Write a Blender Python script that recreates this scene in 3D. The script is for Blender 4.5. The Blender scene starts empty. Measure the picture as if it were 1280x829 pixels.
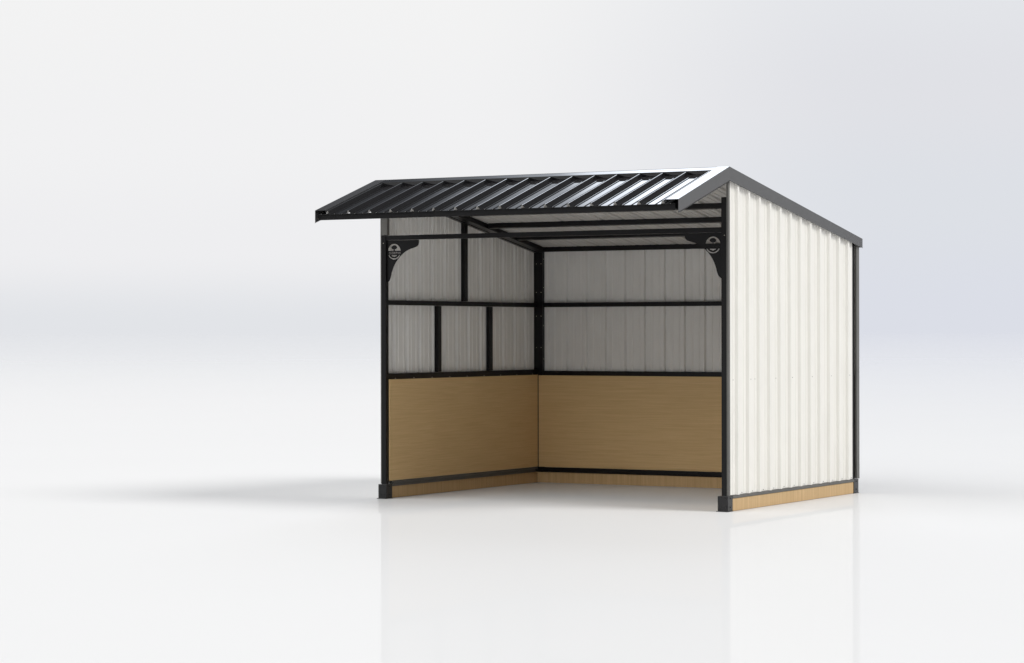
import bpy, bmesh, math, random
from mathutils import Vector, Matrix
random.seed(4)
sc = bpy.context.scene
C = sc.collection
R = math.radians
sc.view_settings.view_transform = 'Standard'
try: sc.view_settings.look = 'None'
except Exception: pass
sc.view_settings.exposure = 0
sc.view_settings.gamma = 1
sc.cycles.max_bounces = 10
sc.cycles.diffuse_bounces = 6
sc.cycles.glossy_bounces = 5

# ------------------------------------------------------------------ sizes (metres)
W = 3.66          # outside width, x runs from -W (left) to 0 (right)
D = 2.984         # outside depth, y runs from 0 (open front) to D (back)
SR = 0.1766       # fall of the rear roof slope
SF = 0.329        # fall of the front awning slope
PITCH = 0.2286    # rib spacing of the sheets

# ------------------------------------------------------------------ materials
def new_mat(name):
    m = bpy.data.materials.new(name); m.use_nodes = True
    nt = m.node_tree
    return m, nt, nt.nodes['Principled BSDF']

def metal(name, col, rough, spec=0.5, var=0.06, bump=0.0, coat=0.0):
    m, nt, b = new_mat(name)
    tc = nt.nodes.new('ShaderNodeTexCoord')
    n = nt.nodes.new('ShaderNodeTexNoise'); n.inputs['Scale'].default_value = 3.0
    n.inputs['Detail'].default_value = 6
    nt.links.new(tc.outputs['Object'], n.inputs['Vector'])
    r = nt.nodes.new('ShaderNodeValToRGB')
    r.color_ramp.elements[0].position = .3; r.color_ramp.elements[1].position = .7
    r.color_ramp.elements[0].color = [c * (1 - var) for c in col] + [1]
    r.color_ramp.elements[1].color = [c * (1 + var) for c in col] + [1]
    nt.links.new(n.outputs['Fac'], r.inputs['Fac'])
    nt.links.new(r.outputs['Color'], b.inputs['Base Color'])
    b.inputs['Roughness'].default_value = rough
    b.inputs['Specular IOR Level'].default_value = spec
    if coat:
        b.inputs['Coat Weight'].default_value = coat
        b.inputs['Coat Roughness'].default_value = 0.06
    if bump:
        n2 = nt.nodes.new('ShaderNodeTexNoise'); n2.inputs['Scale'].default_value = 9
        nt.links.new(tc.outputs['Object'], n2.inputs['Vector'])
        bp = nt.nodes.new('ShaderNodeBump'); bp.inputs['Strength'].default_value = bump
        bp.inputs['Distance'].default_value = 0.01
        nt.links.new(n2.outputs['Fac'], bp.inputs['Height'])
        nt.links.new(bp.outputs['Normal'], b.inputs['Normal'])
    return m

def wood(name, dark, light, scale, rough=0.55):
    m, nt, b = new_mat(name)
    tc = nt.nodes.new('ShaderNodeTexCoord')
    mp = nt.nodes.new('ShaderNodeMapping'); mp.inputs['Scale'].default_value = scale
    nt.links.new(tc.outputs['Object'], mp.inputs['Vector'])
    n = nt.nodes.new('ShaderNodeTexNoise'); n.inputs['Scale'].default_value = 1.0
    n.inputs['Detail'].default_value = 5; n.inputs['Roughness'].default_value = .65
    n.inputs['Distortion'].default_value = .25
    nt.links.new(mp.outputs['Vector'], n.inputs['Vector'])
    r = nt.nodes.new('ShaderNodeValToRGB')
    r.color_ramp.elements[0].position = .3; r.color_ramp.elements[1].position = .7
    r.color_ramp.elements[0].color = (*dark, 1); r.color_ramp.elements[1].color = (*light, 1)
    nt.links.new(n.outputs['Fac'], r.inputs['Fac'])
    nt.links.new(r.outputs['Color'], b.inputs['Base Color'])
    b.inputs['Roughness'].default_value = rough
    b.inputs['Specular IOR Level'].default_value = .3
    return m

M_BLACK = metal('black_powder_coat', (.0075, .0075, .008), .30, .25, .15)
M_TRIM  = metal('black_trim_metal', (.055, .055, .057), .12, .5, .05)
M_ROOF  = metal('black_roof_sheet', (.009, .009, .010), .05, .5, .1)
M_UNDER = metal('pale_roof_underside', (.57, .565, .55), .40, .4, .03)
M_GREY  = metal('dark_grey_steel', (.11, .108, .10), .4, .3, .1)
M_CREAM = metal('cream_wall_sheet', (.83, .815, .77), .38, .5, .015)
M_LINER = metal('pale_sheet_underside', (.75, .742, .72), .45, .4, .03)
M_GALV  = metal('galvanised_steel', (.27, .27, .275), .32, .6, .25)
M_SCREW = metal('screw_head_metal', (.10, .10, .10), .3, .8, .1)
M_BRASS = metal('zinc_screw_metal', (.60, .56, .46), .3, .8, .1)
M_PLY   = wood('plywood_board', (.57, .388, .186), (.68, .48, .245), (2.2, 2.2, 95))
M_PLANK = wood('treated_plank', (.48, .322, .155), (.63, .44, .235), (48, 48, 1.1))

# ------------------------------------------------------------------ object helpers
BASE = Vector((-W / 2, D / 2, 0))
root = bpy.data.objects.new('run_in_shed', None); C.objects.link(root)
root.location = BASE
root['label'] = 'open fronted black steel frame livestock shelter with cream ribbed side wall and plywood kick boards'
root['category'] = 'shelter'

def link_mesh(name, me, mats, parent=root):
    for m in mats: me.materials.append(m)
    o = bpy.data.objects.new(name, me); C.objects.link(o)
    if parent is root:
        o.parent = root; o.location = -BASE
    elif parent is not None:
        o.parent = parent
    return o

def finish(name, bm, mats, parent=root, smooth=False):
    bmesh.ops.recalc_face_normals(bm, faces=bm.faces)
    me = bpy.data.meshes.new(name); bm.to_mesh(me); bm.free()
    if smooth:
        for p in me.polygons: p.use_smooth = True
    return link_mesh(name, me, mats if isinstance(mats, list) else [mats], parent)

def add_hexa(bm, v8, bev=0.003):
    """v8: bottom four corners then top four, same order."""
    t = bmesh.new()
    vs = [t.verts.new(v) for v in v8]
    for f in ((0,1,2,3), (4,5,6,7), (0,1,5,4), (1,2,6,5), (2,3,7,6), (3,0,4,7)):
        t.faces.new([vs[i] for i in f])
    bmesh.ops.recalc_face_normals(t, faces=t.faces)
    if bev:
        bmesh.ops.bevel(t, geom=list(t.edges), offset=bev, segments=2, affect='EDGES', profile=.6)
    me = bpy.data.meshes.new('tmp'); t.to_mesh(me); t.free()
    bm.from_mesh(me); bpy.data.meshes.remove(me)

def add_box(bm, x, y, z, bev=0.003):
    (x0, x1), (y0, y1), (z0, z1) = x, y, z
    add_hexa(bm, [(x0,y0,z0),(x1,y0,z0),(x1,y1,z0),(x0,y1,z0),(x0,y0,z1),(x1,y0,z1),(x1,y1,z1),(x0,y1,z1)], bev)

def box(name, x, y, z, m, parent=root, bev=0.003):
    bm = bmesh.new(); add_box(bm, x, y, z, bev)
    return finish(name, bm, m, parent)

def add_sloped(bm, x, y0, y1, zf, zlo, zhi, bev=0.003):
    """bar running in y whose height follows zf(y); zlo/zhi are offsets."""
    x0, x1 = x
    add_hexa(bm, [(x0,y0,zf(y0)+zlo),(x1,y0,zf(y0)+zlo),(x1,y1,zf(y1)+zlo),(x0,y1,zf(y1)+zlo),
                  (x0,y0,zf(y0)+zhi),(x1,y0,zf(y0)+zhi),(x1,y1,zf(y1)+zhi),(x0,y1,zf(y1)+zhi)], bev)

def sloped(name, x, y0, y1, zf, zlo, zhi, m, parent=root, bev=0.003):
    bm = bmesh.new(); add_sloped(bm, x, y0, y1, zf, zlo, zhi, bev)
    return finish(name, bm, m, parent)

def rib_profile(u0, u1, first, roof=False):
    """(u, h) points of a ribbed sheet from u0 to u1 with major ribs at first + k*PITCH."""
    pts = [(u0, 0.0), (u1, 0.0)]
    k = -3
    if roof:
        shape_major = [(-.0240,0),(-.0215,.0006),(-.0200,.0024),(-.0062,.0285),(-.0045,.0305),(-.0025,.0312),
                       (.0046,.0301),(.0056,.0295),(.0066,.0280),(.0200,.0024),(.0215,.0006),(.0240,0)]
    else:
        shape_major = [(-.0290,0),(-.0272,.0006),(-.0260,.0024),(-.0158,.0250),(-.0144,.0272),(-.0120,.0280),
                       (.0120,.0280),(.0144,.0272),(.0158,.0250),(.0260,.0024),(.0272,.0006),(.0290,0)]
    shape_minor = [(-.0110,0),(-.0060,.0048),(.0060,.0048),(.0110,0)]
    while first + k * PITCH < u1 + PITCH:
        c = first + k * PITCH
        for du, h in shape_major: pts.append((c + du, h))
        for off in (-.072, .072):
            for du, h in (shape_minor if not roof else [(-.0075,0),(-.0035,.0055),(.0035,.0055),(.0075,0)]): pts.append((c + off + du, h))
        k += 1
    pts = sorted(p for p in pts if u0 <= p[0] <= u1)
    out = []
    for p in pts:
        if not out or p[0] - out[-1][0] > 1e-5: out.append(p)
    return out

def ribbed_sheet(name, prof, fa, fb, inward, mats, parent=root, th=0.0016):
    """Sheet between curves fa(u,h) and fb(u,h); inward = unit vector of the inner side."""
    bm = bmesh.new(); inw = Vector(inward) * th
    A = [bm.verts.new(fa(u, h)) for u, h in prof]; B = [bm.verts.new(fb(u, h)) for u, h in prof]
    A2 = [bm.verts.new(Vector(fa(u, h)) + inw) for u, h in prof]; B2 = [bm.verts.new(Vector(fb(u, h)) + inw) for u, h in prof]
    n = len(prof)
    for i in range(n - 1):
        f = bm.faces.new((A[i], A[i+1], B[i+1], B[i])); f.material_index = 0
        f = bm.faces.new((A2[i], B2[i], B2[i+1], A2[i+1])); f.material_index = 1
        bm.faces.new((A[i], A2[i], A2[i+1], A[i+1])); bm.faces.new((B[i], B[i+1], B2[i+1], B2[i]))
    bm.faces.new((A[0], B[0], B2[0], A2[0])); bm.faces.new((A[-1], A2[-1], B2[-1], B[-1]))
    return finish(name, bm, mats, parent)

def copy_part(src, dx=0, dy=0, dz=0, parent=root):
    o = src.copy(); C.objects.link(o); o.parent = parent
    o.location = src.location + Vector((dx, dy, dz))
    for ch in src.children:
        c = ch.copy(); C.objects.link(c); c.parent = o
    return o

rear = lambda y: 2.995 - SR * y        # underside of the rear sheet
front = lambda y: 2.992 + SF * y       # underside of the front sheet (y negative)

# ------------------------------------------------------------------ corner posts with sleeve feet
def foot_mesh(x0, x1, y0, y1):
    bm = bmesh.new()
    add_box(bm, (x0, x1), (y0, y1), (.006, .138), .003)
    add_box(bm, (x0 - .012, x1 + .004), (y0 - .010, y1 + .004), (0.001, .0055), .001)
    for zz in (.040, .118):                                  # bolt heads on the two visible faces
        for xx in (x0 + .025, x1 - .025):
            r = bmesh.ops.create_cone(bm, cap_ends=True, segments=6, radius1=.007, radius2=.006, depth=.006)
            bmesh.ops.rotate(bm, verts=r['verts'], cent=(0,0,0), matrix=Matrix.Rotation(R(90), 3, 'X'))
            bmesh.ops.translate(bm, verts=r['verts'], vec=(xx, y0 - .003, zz))
        r = bmesh.ops.create_cone(bm, cap_ends=True, segments=6, radius1=.007, radius2=.006, depth=.006)
        bmesh.ops.rotate(bm, verts=r['verts'], cent=(0,0,0), matrix=Matrix.Rotation(R(90), 3, 'Y'))
        bmesh.ops.translate(bm, verts=r['verts'], vec=(x1 + .003, (y0 + y1) / 2, zz))
    return bm

def post(px, py, z1, fx, fy, m=M_BLACK):
    p = box('corner_post', px, py, (.11, z1), m)
    finish('foot', foot_mesh(fx[0], fx[1], fy[0], fy[1]), M_FOOT, p)
    return p
M_FOOT = metal('foot_powder_coat', (.020, .020, .021), .30, .4, .3)
post((-.066, -.0155), (.010, .060), 2.765, (-.1, 0), (0, .1))
post((-3.636, -3.586), (.010, .060), 2.505, (-3.668, -3.575), (0, .1))
post((-.066, -.0155), (2.872, 2.930), 2.47, (-.1, 0), (2.868, 2.984))
post((-3.636, -3.534), (2.930, 2.980), 2.46, (-3.662, -3.606), (2.938, 2.984))
box('post_extension', (-3.634, -3.572), (.012, .056), (2.507, 2.93), M_GREY)

# ------------------------------------------------------------------ frame
box('header_beam', (-3.584, -.068), (.014, .056), (2.458, 2.502), M_BLACK)
box('top_beam', (-3.532, -.068), (2.932, 2.978), (2.425, 2.477), M_BLACK)
box('cross_rail', (-3.532, -.068), (2.934, 2.976), (1.844, 1.890), M_BLACK)
box('cross_rail', (-3.532, -.068), (2.9355, 2.975), (1.122, 1.176), M_BLACK)
for xa, xb in ((-3.633, -3.590), (-.061, -.020)):
    box('cross_rail', (xa, xb), (.062, 2.868 if xb > -1 else 2.928), (1.843, 1.889), M_BLACK)
    box('cross_rail', (xa, xb), (.062, 2.868 if xb > -1 else 2.928), (1.124, 1.190), M_BLACK)
# bottom rails: angle with a visible lip
def bottom_rail_side(sign, x_in, x_out):
    bm = bmesh.new()
    add_box(bm, (min(x_in, x_out), max(x_in, x_out)), (.102, 2.866), (.114, .141), .002)
    return finish('bottom_rail', bm, M_GREY)
bottom_rail_side(1, -.060, .0015)
bm = bmesh.new(); add_box(bm, (-3.652, -3.586), (.102, 2.872), (.114, .139), .002)
add_box(bm, (-3.610, -3.572), (.102, 2.905), (.141, .150), .002)
add_box(bm, (-3.600, -3.576), (.102, 2.905), (.152, .168), .002)
finish('bottom_rail', bm, M_GREY)
bm = bmesh.new(); add_box(bm, (-3.558, -.102), (2.926, 2.980), (.114, .140), .002)
add_box(bm, (-3.570, -.102), (2.895, 2.924), (.128, .166), .002)
finish('bottom_rail', bm, M_BLACK)
# studs
box('wall_stud', (-3.632, -3.591), (.955, 1.020), (1.192, 1.841), M_BLACK)
box('wall_stud', (-3.632, -3.591), (1.945, 2.009), (1.192, 1.841), M_BLACK)
sloped('wall_stud', (-3.632, -3.591), 1.455, 1.522, lambda y: 0, 1.891, 2.69, M_BLACK)
box('wall_stud', (-.060, -.021), (1.400, 1.460), (1.891, 2.66), M_BLACK)
box('wall_stud', (-.060, -.021), (.916, .976), (1.192, 1.841), M_BLACK)
box('wall_stud', (-.060, -.021), (1.900, 1.960), (1.192, 1.841), M_BLACK)
# rafters
bm = bmesh.new(); add_sloped(bm, (-3.634, -3.592), .058, 2.926, rear, -.062, -.004)
add_sloped(bm, (-3.589, -3.500), .010, 2.926, rear, -.056, -.050, .001)
add_sloped(bm, (-3.506, -3.500), .010, 2.926, rear, -.0485, -.010, .001)
finish('rafter', bm, M_BLACK)
sloped('rafter', (-.060, -.020), .062, 2.926, rear, -.062, -.004, M_BLACK)
for xa, xb in ((-3.634, -3.592), (-.060, -.020), ):
    sloped('awning_rafter', (xa, xb), -.925, .006, front, -.060, -.006, M_BLACK)
# purlins
for py in (.05, 1.19, 1.76, 2.33):
    sloped('purlin', (-3.497, -.064), py, py + .046, rear, -.050, -.002, M_BLACK)
sloped('purlin', (-3.588, -.064), -.48, -.434, front, -.052, -.003, M_BLACK)
# eave fascia (angled channel)
bm = bmesh.new()
add_box(bm, (-3.672, -.030), (-.972, -.962), (2.612, 2.668), .0015)
add_box(bm, (-3.672, -.030), (-.960, -.925), (2.614, 2.622), .0015)
finish('eave_fascia', bm, M_BLACK)

# ------------------------------------------------------------------ wall sheets
def side_sheet(x_base, outward, first, y0, y1, mats, name='wall_panel'):
    prof = rib_profile(y0, y1, first)
    return ribbed_sheet(name, prof,
        lambda u, h: (x_base + outward * h, u, .143),
        lambda u, h: (x_base + outward * h, u, rear(u) - .006),
        (-outward, 0, 0), mats)
side_sheet(-.0125, 1, .198, .030, 2.862, [M_CREAM, M_LINER])
side_sheet(-3.6375, -1, .230, .030, 2.962, [M_CREAM, M_LINER])
prof = rib_profile(-3.63, -.02, -3.247)
ribbed_sheet('wall_panel', prof, lambda u, h: (u, 2.983 + h, .143), lambda u, h: (u, 2.983 + h, 2.462), (0, -1, 0), [M_CREAM, M_LINER])

# corner trims
box('corner_trim', (-.0135, .0025), (.006, .044), (.142, 2.955), M_GREY, bev=.001)
box('corner_trim', (-.014, .0035), (2.932, 3.002), (.142, 2.44), M_GREY, bev=.001)
box('corner_trim', (-3.652, -3.6385), (.020, .044), (.142, 2.955), M_GREY, bev=.001)
box('corner_trim', (-3.676, -3.6600), (2.932, 3.010), (.142, 2.44), M_GREY, bev=.001)

# plywood kick boards and ground skirts
box('kick_board', (-3.589, -3.577), (.064, 2.913), (.170, 1.134), M_PLY, bev=.001)
box('kick_board', (-3.572, -.070), (2.914, 2.926), (.168, 1.128), M_PLY, bev=.001)
box('kick_board', (-.075, -.062), (.064, 2.905), (.170, 1.134), M_PLY, bev=.001)
box('corner_angle', (-3.5765, -3.5725), (2.905, 2.9135), (.168, 1.130), M_BLACK, bev=.0005)
box('skirt_board', (-3.640, -3.602), (.103, 2.932), (.002, .112), M_PLANK)
box('skirt_board', (-3.600, -.103), (2.930, 2.972), (.002, .112), M_PLANK)
box('skirt_board', (-.042, -.004), (.103, 2.864), (.002, .112), M_PLANK)

# ------------------------------------------------------------------ roof
FIRST = -3.555
prof = rib_profile(-3.672, -.010, FIRST, True)
cf = math.cos(math.atan(SF)); sf = math.sin(math.atan(SF))
ribbed_sheet('roof_panel', prof,
    lambda u, h: (u, -1.000 - sf * h, front(-1.000) + cf * h),
    lambda u, h: (u, -.004 - sf * h, front(-.004) + cf * h), (0, sf, -cf), [M_ROOF, M_UNDER])
cr = math.cos(math.atan(SR)); sr = math.sin(math.atan(SR))
ribbed_sheet('roof_panel', prof,
    lambda u, h: (u, .004 + sr * h, rear(.004) + cr * h),
    lambda u, h: (u, 3.040 + sr * h, rear(3.040) + cr * h), (0, -sr, -cr), [M_ROOF, M_UNDER])

# folded trims are made as thin extruded sections
def plate(bm, a, b, c, d, th=.0016):
    """thin quad plate a-b-c-d thickened along its normal."""
    a, b, c, d = map(Vector, (a, b, c, d)); n = (b - a).cross(d - a).normalized() * th
    vs = [bm.verts.new(v) for v in (a, b, c, d, a - n, b - n, c - n, d - n)]
    for f in ((0,1,2,3), (7,6,5,4), (0,4,5,1), (1,5,6,2), (2,6,7,3), (3,7,4,0)):
        bm.faces.new([vs[i] for i in f])

TOPF = lambda y: 3.030 + SF * y
TOPR = lambda y: 3.030 - SR * y
# ridge cap: two flanges with folded lips
bm = bmesh.new()
x0, x1 = -3.690, -.100
for s, T, yy in ((-1, TOPF, .095), (1, TOPR, .16)):
    y = s * yy
    plate(bm, (x0, y, T(y)), (x1, y, T(y)), (x1, 0, T(0)), (x0, 0, T(0)))
    plate(bm, (x0, y, T(y)), (x0, y + .004 * -s, T(y) - .034), (x1, y + .004 * -s, T(y) - .034), (x1, y, T(y)))
finish('ridge_cap', bm, M_ROOF)
# gable trims
def gable_trim(xo, side):
    """xo outer face; side = +1 right gable, -1 left gable"""
    def seg(ya, yb, T, drop_a, drop_b, name):
        bm = bmesh.new()
        xi = xo - side * .118
        q = [(xo, ya, T(ya) + .002), (xo, yb, T(yb) + .002), (xi, yb, T(yb) + .002), (xi, ya, T(ya) + .002)]
        if side * (yb - ya) < 0: q = q[::-1]
        plate(bm, *q)
        # inner hem down onto the sheet
        plate(bm, (xi, ya, T(ya) + .001), (xi, yb, T(yb) + .001), (xi, yb, T(yb) - .022), (xi, ya, T(ya) - .022))
        # outer face
        plate(bm, (xo, ya, T(ya) + .0015), (xo, yb, T(yb) + .0015), (xo, yb, T(yb) - drop_b), (xo, ya, T(ya) - drop_a))
        # bottom hem kicks outward a little
        k = side * .006
        plate(bm, (xo, ya, T(ya) - drop_a), (xo, yb, T(yb) - drop_b), (xo + k, yb, T(yb) - drop_b - .007), (xo + k, ya, T(ya) - drop_a - .007))
        return finish(name, bm, M_TRIM)
    seg(-1.005, 0, TOPF, .108, .120, 'gable_trim')
    seg(0, 3.045, TOPR, .120, .085, 'gable_trim')
gable_trim(.020, 1)
gable_trim(-3.694, -1)
# rear eave trim
bm = bmesh.new()
add_box(bm, (-3.69, .016), (3.040, 3.046), (TOPR(3.04) - .085, TOPR(3.04) - .034), .001)
finish('eave_fascia', bm, M_BLACK)

# ------------------------------------------------------------------ corner brackets with cut-out emblem
def arc(cx, cz, r, a0, a1, n):
    return [(cx + r * math.cos(R(a0 + (a1 - a0) * i / n)), cz + r * math.sin(R(a0 + (a1 - a0) * i / n))) for i in range(n + 1)]
def bracket_outline():
    key = [(-.435,-.004),(-.435,-.028),(-.428,-.050),(-.412,-.066),(-.380,-.078),(-.335,-.090),(-.285,-.112),(-.235,-.148),
           (-.190,-.194),(-.155,-.246),(-.132,-.300),(-.118,-.350),(-.104,-.382),(-.085,-.402),(-.066,-.411)]
    out = []
    P = [Vector((a, b)) for a, b in key]
    for i in range(len(P) - 1):                              # Catmull-Rom smoothing
        p0 = P[max(i-1, 0)]; p1 = P[i]; p2 = P[i+1]; p3 = P[min(i+2, len(P)-1)]
        for k in range(5):
            t = k / 5
            v = .5 * ((2*p1) + (-p0+p2)*t + (2*p0-5*p1+4*p2-p3)*t*t + (-p0+3*p1-3*p2+p3)*t**3)
            out.append((v.x, v.y))
    out.append(tuple(P[-1]))
    return [(-.0665, -.004)] + out
def emblem_holes(cx, cz, r):
    H = []
    # half disc with the tree left standing in it
    b = cz + .12 * r
    a_b = math.degrees(math.asin(.12))
    top = arc(cx, cz, r, a_b, 180 - a_b, 26)                 # right -> over the top -> left
    tree = [(-.05,b), (-.09*1,b)]
    tr = [( -.10, .12), (-.07, .22), (-.06, .34), (-.18, .30), (-.30, .36), (-.40, .46), (-.44, .58), (-.36, .68), (-.26, .76),
          (-.12, .82), (.06, .83), (.22, .79), (.34, .70), (.42, .58), (.40, .46), (.30, .36), (.18, .30), (.07, .34), (.08, .22), (.11, .12)]
    H.append(top + [(cx + r * u, cz + r * v) for u, v in tr])
    # lettering strokes
    def rect(u0, v0, u1, v1): H.append([(cx+r*u0,cz+r*v0),(cx+r*u1,cz+r*v0),(cx+r*u1,cz+r*v1),(cx+r*u0,cz+r*v1)])
    lo, hi, s = -.32, -.03, .06
    glyphs = {'I': [(0,0,1,1)], 'N': [(0,0,.3,1),(.36,.25,.62,.75),(.68,0,1,1)], 'T': [(0,.7,1,1),(.35,0,.65,.64)],
              'R': [(0,0,.3,1),(.36,.62,.9,1),(.5,0,.9,.5)], 'E': [(0,0,.3,1),(.36,.74,1,1),(.36,.40,.85,.60),(.36,0,1,.24)],
              'D': [(0,0,.3,1),(.36,.76,.8,1),(.36,0,.8,.24),(.80,.28,1,.72)]}
    u = -.93
    for ch in 'INTREND':
        w = .10 if ch == 'I' else .23
        for (a, bb, c, d) in glyphs[ch]:
            rect(u + w*a, lo + (hi-lo)*bb, u + w*c, lo + (hi-lo)*d)
        u += w + .052
    # ring below and the small roots shape
    H.append(arc(cx, cz, r, 208, 332, 20) + arc(cx, cz, r * .86, 332, 208, 20))
    H.append([(cx-.42*r, cz-.46*r), (cx+.42*r, cz-.46*r), (cx+.36*r, cz-.56*r), (cx+.1*r, cz-.62*r), (cx, cz-.72*r), (cx-.1*r, cz-.62*r), (cx-.36*r, cz-.56*r)])
    return H
def make_bracket(mirror):
    cu = bpy.data.curves.new('bracket_outline', 'CURVE'); cu.dimensions = '2D'; cu.fill_mode = 'BOTH'; cu.extrude = .0025
    loops = [bracket_outline()] + emblem_holes(-.157, -.112, .074)
    for L in loops:
        s = cu.splines.new('POLY'); s.points.add(len(L) - 1); s.use_cyclic_u = True
        for p, (a, b) in zip(s.points, L): p.co = (a, b, 0, 1)
    tmp = bpy.data.objects.new('tmp', cu)
    C.objects.link(tmp)
    dg = bpy.context.evaluated_depsgraph_get()
    me = bpy.data.meshes.new_from_object(tmp.evaluated_get(dg))
    bpy.data.objects.remove(tmp); bpy.data.curves.remove(cu)
    bm = bmesh.new(); bm.from_mesh(me); bpy.data.meshes.remove(me)
    for v in bm.verts:
        x, z, t = v.co
        v.co = ((-W - .0015 - x if mirror else x), .034 + t, 2.460 + z)
    bmesh.ops.remove_doubles(bm, verts=bm.verts, dist=1e-5)
    return finish('corner_bracket', bm, M_BLACK)
make_bracket(False)
make_bracket(True)

# ------------------------------------------------------------------ screws
def screw_mesh(axis, r=.0055):
    bm = bmesh.new()
    q = bmesh.ops.create_cone(bm, cap_ends=True, segments=8, radius1=r, radius2=r * .7, depth=.005)
    bmesh.ops.rotate(bm, verts=bm.verts, cent=(0,0,0), matrix=Matrix.Rotation(R(90), 3, 'Y' if axis == 'x' else 'X'))
    return bm
s0 = finish('screw', screw_mesh('x', .0042), M_SCREW)
spots = []
for z in (1.158,):
    for k in (0, 1, 2, 4, 5, 7, 9, 11): spots.append((.0, .198 + .072 * (1 if k % 2 else -1) + PITCH * k, z))
for k in range(12): spots.append((.0, .198 + .114 + PITCH * k, .156))
for z in (.35, 1.4, 2.2): spots.append((.0045, .026, z))
for z in (.35, 1.2, 2.1): spots.append((.0055, 2.965, z))
for i, (x, y, z) in enumerate(spots):
    if abs(x) < 1e-6: x = -.0075 if z > .2 else -.0105
    o = s0 if i == 0 else copy_part(s0)
    o.location = Vector((x, y, z)) - BASE
s1 = finish('screw', screw_mesh('x', .0042), M_BRASS)
n = 0
for k in range(9):
    o = s1 if n == 0 else copy_part(s1); n += 1
    o.location = Vector((-3.589, .18 + k * .33, 1.142)) - BASE
for z in (.25, .6, .95, 1.3, 1.65, 2.05, 2.35):
    o = copy_part(s1); o.location = Vector((-3.5325, 2.955, z)) - BASE
s2 = finish('screw', screw_mesh('y', .0042), M_BRASS)
n = 0
for z in (1.42, 1.75, 2.0, 2.3):
    for x in (-3.605, -3.548):
        o = s2 if n == 0 else copy_part(s2); n += 1
        o.location = Vector((x, 2.928, z)) - BASE
for z in (2.43, ):
    for x in (-3.61, -.035):
        o = copy_part(s2); o.location = Vector((x, .008, z)) - BASE

# ------------------------------------------------------------------ studio floor
m, nt, b = new_mat('glossy_white_floor')
out = nt.nodes['Material Output']; nt.nodes.remove(b)
tc = nt.nodes.new('ShaderNodeTexCoord')
nz = nt.nodes.new('ShaderNodeTexNoise'); nz.inputs['Scale'].default_value = .25; nz.inputs['Detail'].default_value = 3
nt.links.new(tc.outputs['Object'], nz.inputs['Vector'])
rp = nt.nodes.new('ShaderNodeValToRGB')
rp.color_ramp.elements[0].color = (.772, .773, .777, 1); rp.color_ramp.elements[1].color = (.788, .789, .793, 1)
nt.links.new(nz.outputs['Fac'], rp.inputs['Fac'])
df = nt.nodes.new('ShaderNodeBsdfDiffuse'); nt.links.new(rp.outputs['Color'], df.inputs['Color'])
gl = nt.nodes.new('ShaderNodeBsdfGlossy'); gl.inputs['Roughness'].default_value = 0.0; gl.inputs['Color'].default_value = (1, 1, 1, 1)
lw = nt.nodes.new('ShaderNodeLayerWeight'); lw.inputs['Blend'].default_value = .5
pw = nt.nodes.new('ShaderNodeMath'); pw.operation = 'POWER'; pw.inputs[1].default_value = 34
nt.links.new(lw.outputs['Facing'], pw.inputs[0])
mr = nt.nodes.new('ShaderNodeMapRange'); mr.inputs['To Min'].default_value = .06; mr.inputs['To Max'].default_value = 1.0
nt.links.new(pw.outputs[0], mr.inputs['Value'])
mx = nt.nodes.new('ShaderNodeMixShader')
nt.links.new(mr.outputs['Result'], mx.inputs['Fac']); nt.links.new(df.outputs[0], mx.inputs[1]); nt.links.new(gl.outputs[0], mx.inputs[2])
nt.links.new(mx.outputs[0], out.inputs['Surface'])
bm = bmesh.new()
rings = []
for rad in (8, 16, 32, 64, 128, 256, 512, 1024, 2400):
    rings.append([bm.verts.new((rad * math.cos(t * math.tau / 64), rad * math.sin(t * math.tau / 64), 0)) for t in range(64)])
bm.faces.new(rings[0])
for r0, r1 in zip(rings, rings[1:]):
    for t in range(64): bm.faces.new((r0[t], r1[t], r1[(t+1) % 64], r0[(t+1) % 64]))
me = bpy.data.meshes.new('floor'); bm.to_mesh(me); bm.free(); me.materials.append(m)
fl = bpy.data.objects.new('floor', me); C.objects.link(fl); fl['kind'] = 'structure'

# ------------------------------------------------------------------ studio surroundings (light dome)
w = bpy.data.worlds.new('World'); sc.world = w; w.use_nodes = True
nt = w.node_tree; bg = nt.nodes['Background']
N = nt.nodes.new
def math_(op, a, b=None, c=None):
    n = N('ShaderNodeMath'); n.operation = op
    for i, v in enumerate((a, b, c)):
        if v is None: continue
        if isinstance(v, (int, float)): n.inputs[i].default_value = v
        else: nt.links.new(v, n.inputs[i])
    return n.outputs[0]
def smooth(v, lo, hi, a=0.0, b=1.0):
    n = N('ShaderNodeMapRange'); n.interpolation_type = 'SMOOTHSTEP'
    n.inputs['From Min'].default_value = lo; n.inputs['From Max'].default_value = hi
    n.inputs['To Min'].default_value = a; n.inputs['To Max'].default_value = b
    nt.links.new(v, n.inputs['Value']); return n.outputs['Result']
tc = N('ShaderNodeTexCoord'); sx = N('ShaderNodeSeparateXYZ'); nt.links.new(tc.outputs['Generated'], sx.inputs[0])
el = math_('MULTIPLY', math_('ARCSINE', sx.outputs['Z']), 180 / math.pi)
az = math_('MULTIPLY', math_('ARCTAN2', sx.outputs['X'], sx.outputs['Y']), 180 / math.pi)   # 0 = straight back, + = right
def ramp(v, lo, hi, stops):
    n = N('ShaderNodeMapRange'); n.inputs['From Min'].default_value = lo; n.inputs['From Max'].default_value = hi
    nt.links.new(v, n.inputs['Value'])
    r = N('ShaderNodeValToRGB'); r.color_ramp.interpolation = 'EASE'
    while len(r.color_ramp.elements) < len(stops): r.color_ramp.elements.new(.5)
    for e, (p, c) in zip(r.color_ramp.elements, stops):
        e.position = (p - lo) / (hi - lo); e.color = (*c, 1)
    nt.links.new(n.outputs['Result'], r.inputs['Fac']); return r.outputs['Color']
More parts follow.
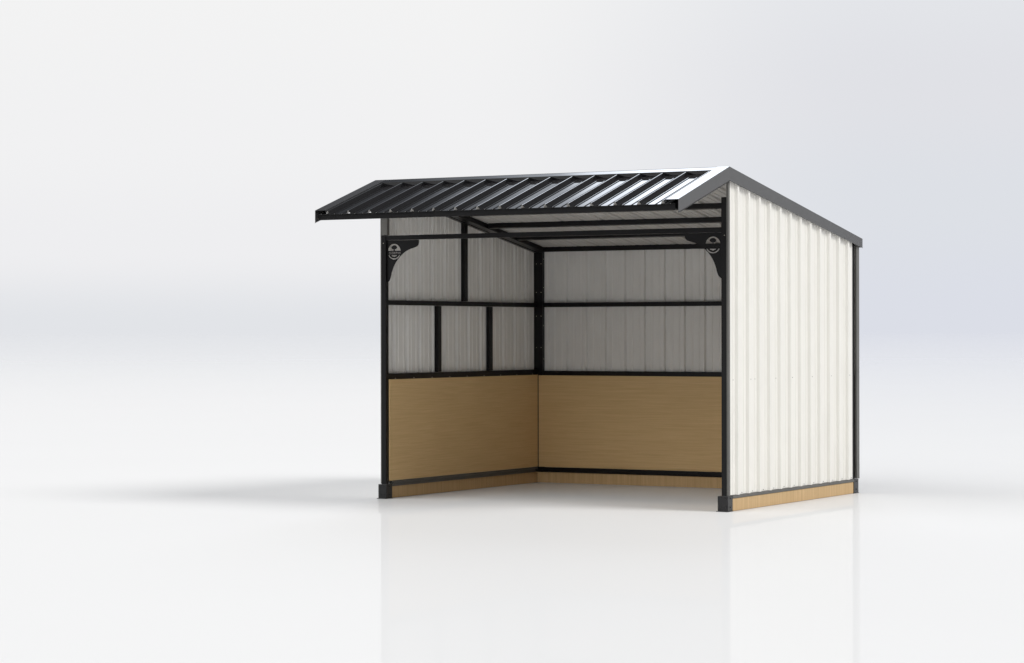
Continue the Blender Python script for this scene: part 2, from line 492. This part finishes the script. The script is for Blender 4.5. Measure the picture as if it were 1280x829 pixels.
def srgb(*c): return tuple(((v / 255 + .055) / 1.055) ** 2.4 if v > 10 else v / 255 / 12.92 for v in c)
left = ramp(el, -1, 9, [(-1, srgb(225,227,232)), (.2, srgb(226,228,232)), (1.9, srgb(238,238,240)), (4.5, srgb(241,241,242)), (8.5, srgb(243,243,243))])
right = ramp(el, -1, 9, [(-1, srgb(219,222,231)), (.4, srgb(219,222,231)), (3.0, srgb(221,224,230)), (5.5, srgb(224,225,230)), (8.5, srgb(228,230,234))])
mxc = N('ShaderNodeMix'); mxc.data_type = 'RGBA'
nt.links.new(smooth(az, -32, -21.5), mxc.inputs['Factor']); nt.links.new(left, mxc.inputs['A']); nt.links.new(right, mxc.inputs['B'])
def mixcol(f, a, b):
    n = N('ShaderNodeMix'); n.data_type = 'RGBA'; nt.links.new(f, n.inputs['Factor'])
    for k, v in (('A', a), ('B', b)):
        if isinstance(v, tuple): n.inputs[k].default_value = (*v, 1)
        else: nt.links.new(v, n.inputs[k])
    return n.outputs['Result']
back_side = math_('MULTIPLY', smooth(az, -110, -70), smooth(az, 40, 5))
band = math_('MULTIPLY', back_side, smooth(el, 20, 10))
frontal = smooth(math_('ABSOLUTE', az), 95, 125)
turned = math_('SUBTRACT', math_('MODULO', math_('ADD', az, 152 + 180 + 360), 360), 180)      # angle from the front, a little to the left
lamp_f = smooth(math_('ABSOLUTE', turned), 62, 42)
fill = mixcol(math_('MULTIPLY', frontal, smooth(el, 14, 6)), (.20, .20, .205), (.07, .07, .07))          # low in front: dark studio
fill = mixcol(math_('MULTIPLY', math_('MULTIPLY', lamp_f, smooth(el, 10, 22)), smooth(el, 66, 52)), fill, (2.5, 2.5, 2.48))   # broad front light
fill = mixcol(math_('MULTIPLY', math_('MULTIPLY', smooth(az, 15, 30), smooth(az, 100, 85)), smooth(el, 20, 12)), fill, (1.15, 1.15, 1.15))  # right side light
above = mixcol(band, fill, mxc.outputs['Result'])
# upper back: dark on the left, growing to a bright softbox on the right (what the black roof mirrors)
def grey(v): return (v * .92, v * .98, v * 1.08)
K = 4.6
soft = ramp(az, -42, -26, [(-41, grey(.06 / K)), (-37.6, grey(.12 / K)), (-35.7, grey(.40 / K)), (-33.7, grey(.95 / K)), (-32.3, grey(2.9 / K)), (-31, grey(.92))])
sm = N('ShaderNodeVectorMath'); sm.operation = 'SCALE'; nt.links.new(soft, sm.inputs[0]); sm.inputs['Scale'].default_value = K
region = math_('MULTIPLY', math_('MULTIPLY', smooth(az, -100, -75), smooth(az, -12, -20)), math_('MULTIPLY', smooth(el, 12, 19), smooth(el, 52, 42)))
above = mixcol(region, above, sm.outputs[0])
nt.links.new(above, bg.inputs['Color']); bg.inputs['Strength'].default_value = 1.0

# ------------------------------------------------------------------ key lamp: large soft light high on the right
sd = bpy.data.lights.new('key_light', 'SUN'); sd.energy = 1.95; sd.angle = R(27); sd.color = (1, .99, .97)
so = bpy.data.objects.new('key_light', sd); C.objects.link(so)
a = R(-3); e = R(46)
so.rotation_euler = Vector((math.cos(a) * math.cos(e), -math.sin(a) * math.cos(e), math.sin(e))).to_track_quat('Z', 'Y').to_euler()

# ------------------------------------------------------------------ camera
cd = bpy.data.cameras.new('camera'); cam = bpy.data.objects.new('camera', cd); C.objects.link(cam)
cd.sensor_width = 36; cd.lens = 3098.06 / 1280 * 36; cd.clip_end = 9000; cd.clip_start = .1
yaw, pit, rol = -.5289, .0003, -.0017
f = Vector((math.sin(yaw) * math.cos(pit), math.cos(yaw) * math.cos(pit), math.sin(pit)))
r = Vector((math.cos(yaw), -math.sin(yaw), 0)); u = r.cross(f)
r2 = r * math.cos(rol) + u * math.sin(rol); u2 = u * math.cos(rol) - r * math.sin(rol)
M = Matrix((r2, u2, -f)).transposed().to_4x4(); M.translation = Vector((9.3369, -19.7243, 1.5812))
cam.matrix_world = M
sc.camera = cam
